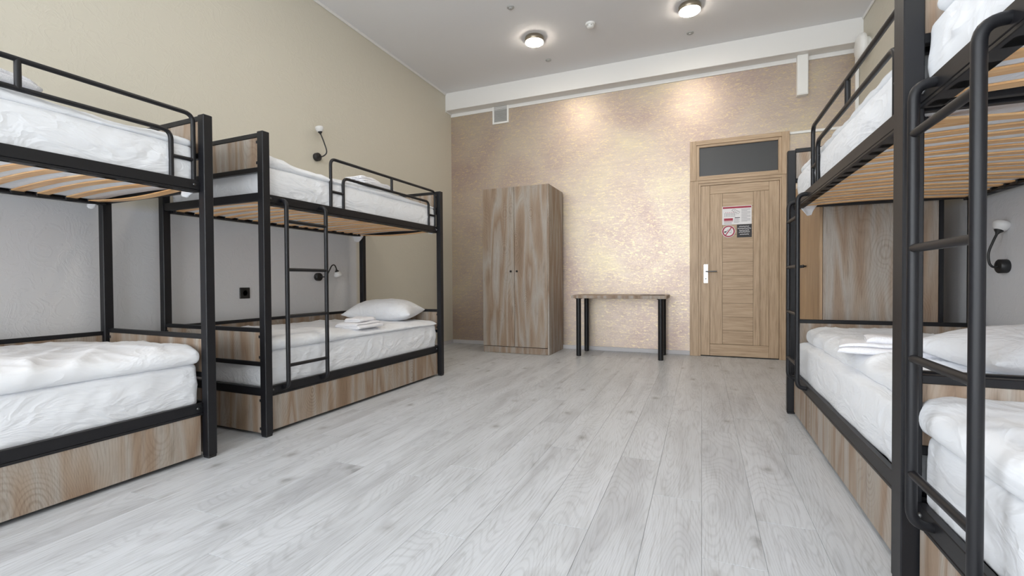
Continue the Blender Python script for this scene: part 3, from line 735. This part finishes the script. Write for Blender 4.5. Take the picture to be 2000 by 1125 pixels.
for zz, a, b in ((.124, .022, .126), (.102, .008, .146), (.080, .024, .126), (.060, .020, .132), (.034, .030, .124)):
    for i in range(10):
        x0 = a+(b-a)*i/10; dz = .0018*math.sin(i*2.3+zz*90); flat(m, x0, x0+(b-a)/10-.0012, zz+dz-.003, zz+dz+.003, .0012, .0005)
m.build('text_lines', M['paper'], n3)['kind'] = 'stuff'

# ------------------------------------------------------------------ things on walls and ceiling
vt = thing('air_vent', 'square white framed air vent high on the mauve wall at left', 'vent', (-2.59, YB, 3.235))
m = MB(); a = .122; q = .138
for x0, x1, z0, z1 in ((-a, -a+.024, -q, q), (a-.024, a, -q, q), (-a+.024, a-.024, q-.024, q), (-a+.024, a-.024, -q, -q+.024)): m.box(x0, x1, -.022, 0, z0, z1, .003)
m.build('frame', M['white_plastic'], vt)
box(-a+.02, a-.02, -.006, -.002, -q+.02, q-.02).build('mesh_panel', M['vent_grey'], vt)
for i in range(12): MB().box(-a+.024, a-.024, -.016, -.008, -q+.030+i*.0185, -q+.040+i*.0185, .001).build('louvre', M['vent_grey'], vt)
tr = thing('cable_trunking', 'white vertical plastic trunking box hanging from the beam above the door', 'trunking', (1.015, YB, 2.905))
MB().box(-.052, .052, -.075, -.0, 0, .432, .004).build('cover', M['white_plastic'], tr)
MB().box(-.046, .046, -.079, -.074, .01, .42, .002).build('front_lid', M['white_plastic'], tr)
tag(MB().box(.9, XR-.002, YB-.016, YB-.001, 2.505, 2.533, .003).build('conduit', M['white_plastic']), 'white horizontal cable conduit running from the door frame rightwards', 'conduit')
tag(MB().box(XR-.034, XR-.004, YB-.034, YB-.002, 2.533, 3.29, .003).build('conduit', M['white_plastic']), 'white vertical conduit in the back right corner below the round siren', 'conduit')
sp = thing('siren', 'white round disc-shaped siren high in the back right corner', 'siren', (XR, 5.60, 3.215))
MB().lathe([(.075, 0), (.085, .012), (.085, .05)], (0, 0, 0), (-1, 0, 0), 32).build('base', M['white_plastic'], sp)
MB().lathe([(.118, .045), (.125, .060), (.122, .085), (.095, .102), (.04, .108)], (0, 0, 0), (-1, 0, 0), 40).build('cover', M['white_plastic'], sp)
for x, y, lab in ((-1.703, 4.83, 'left round glowing ceiling lamp with a bronze rim'), (-.108, 4.866, 'right round glowing ceiling lamp with a bronze rim'),
                  (-1.703, 2.45, 'added unseen round ceiling lamp nearer the windows, above the left bunks'), (-.108, 2.45, 'added unseen round ceiling lamp nearer the windows, above the right bunks')):
    c = thing('ceiling_lamp', lab, 'ceiling lamp', (x, y, ZC), 0, 'round ceiling lamps')
    # the row nearer the camera is added above the frame as warm fill
    MB().lathe([(.098, 0), (.104, -.008), (.104, -.050), (.098, -.054)], (0, 0, 0), (0, 0, 1), 40).build('rim', M['bronze'], c)
    MB().lathe([(.094, -.050), (.098, -.054), (.097, -.060), (.080, -.062), (.02, -.063)], (0, 0, 0), (0, 0, 1), 40).build('diffuser', M['lamp'], c)
sd = thing('smoke_detector', 'small white round smoke detector on the ceiling between the lamps', 'smoke detector', (-1.074, 4.80, ZC))
MB().lathe([(.050, 0), (.050, -.014), (.046, -.018)], (0, 0, 0), (0, 0, 1), 32).build('base', M['white_plastic'], sd)
MB().lathe([(.036, -.018), (.036, -.036), (.028, -.046), (.01, -.048)], (0, 0, 0), (0, 0, 1), 32).build('head', M['white_plastic'], sd)
m = MB()
for i in range(6): an = i*PI/3; m.box(.0345*math.cos(an)-.006, .0345*math.cos(an)+.006, .0345*math.sin(an)-.006, .0345*math.sin(an)+.006, -.034, -.024, .001)
m.build('sensor_slot', M['vent_grey'], sd)['kind'] = 'stuff'
for x, y, lab in ((-1.730, 4.21, 'small grey round ceiling sprinkler nearest the camera, above the left lamp in the photo'),
                  (-1.720, 5.384, 'small grey round ceiling sprinkler between the left lamp and the beam'),
                  (-.115, 5.402, 'small grey round ceiling sprinkler between the right lamp and the beam')):
    c = thing('sprinkler', lab, 'sprinkler', (x, y, ZC), 0, 'round sprinklers on the ceiling')
    MB().lathe([(.036, 0), (.036, -.006), (.030, -.009)], (0, 0, 0), (0, 0, 1), 28).build('ring', M['vent_grey'], c)
    MB().lathe([(.020, -.008), (.018, -.016), (.006, -.018)], (0, 0, 0), (0, 0, 1), 20).build('nozzle', M['vent_grey'], c)

def bezier(p, n=22):
    P_ = [Vector(q) for q in p]; out = []
    K = len(P_)
    for i in range(K-1):
        p0, p1, p2, p3 = P_[max(i-1, 0)], P_[i], P_[i+1], P_[min(i+2, K-1)]
        for j in range(8):
            u = j/8; out.append(.5*((2*p1)+(-p0+p2)*u+(2*p0-5*p1+4*p2-p3)*u*u+(-p0+3*p1-3*p2+p3)*u**3))
    out.append(P_[-1]); return out
def reading_lamp(label, base, ax, pts, hd):
    o = thing('reading_lamp', label, 'wall lamp', base)
    MB().lathe([(.036, 0), (.038, .004), (.038, .036), (.034, .040)], (0, 0, 0), ax, 28).build('base', M['plastic'], o)
    MB().lathe([(.006, .040), (.006, .046)], Vector((0, .010, .014)), ax, 10).build('switch', M['plastic'], o)
    pts = [Vector(q)-Vector(base) for q in pts]; path = bezier(pts)
    MB().tube(path, .0058, 10).build('gooseneck', M['plastic'], o)
    d = Vector(hd).normalized(); e = path[-1]
    MB().lathe([(.006, -.012), (.010, -.002), (.020, .010), (.021, .014)], e, d, 20).build('cup', M['plastic'], o)
    MB().lathe([(.020, .012), (.030, .022), (.038, .040), (.039, .052), (.034, .060), (.015, .064)], e, d, 24).build('lamp_head', M['frosted'], o)
    return o
xw = XL
reading_lamp('black gooseneck wall lamp above the far left upper bunk', (xw, 3.355, 2.087), (1, 0, 0),
    [(xw+.04, 3.355, 2.087), (xw+.085, 3.365, 2.092), (xw+.115, 3.375, 2.13), (xw+.100, 3.362, 2.21), (xw+.075, 3.34, 2.300)], (-.15, -.1, 1))
reading_lamp('black gooseneck wall lamp behind the ladder of the far left bunk', (xw, 3.35, .952), (1, 0, 0),
    [(xw+.04, 3.35, .952), (xw+.09, 3.375, .957), (xw+.11, 3.395, 1.01), (xw+.115, 3.42, 1.055), (xw+.115, 3.455, 1.066), (xw+.115, 3.478, 1.04), (xw+.115, 3.486, 1.015)], (.05, .35, -1))
reading_lamp('black gooseneck lamp with a white frosted head on the right wall under the bunk', (XR, 3.335, .965), (-1, 0, 0),
    [(XR-.04, 3.335, .965), (XR-.058, 3.337, .962), (XR-.074, 3.337, .985), (XR-.077, 3.337, 1.04), (XR-.060, 3.335, 1.10), (XR-.042, 3.333, 1.15)], (.45, .1, 1))
so = thing('wall_socket', 'square black wall socket behind the far left bunk', 'socket', (XL, 2.596, .818))
MB().box(0, .010, -.044, .044, -.044, .044, .003).build('plate', M['plastic'], so)
MB().lathe([(.026, .010), (.026, .013), (.021, .013), (.020, .005)], (0, 0, 0), (1, 0, 0), 24).build('socket_well', M['slat_dark'], so)
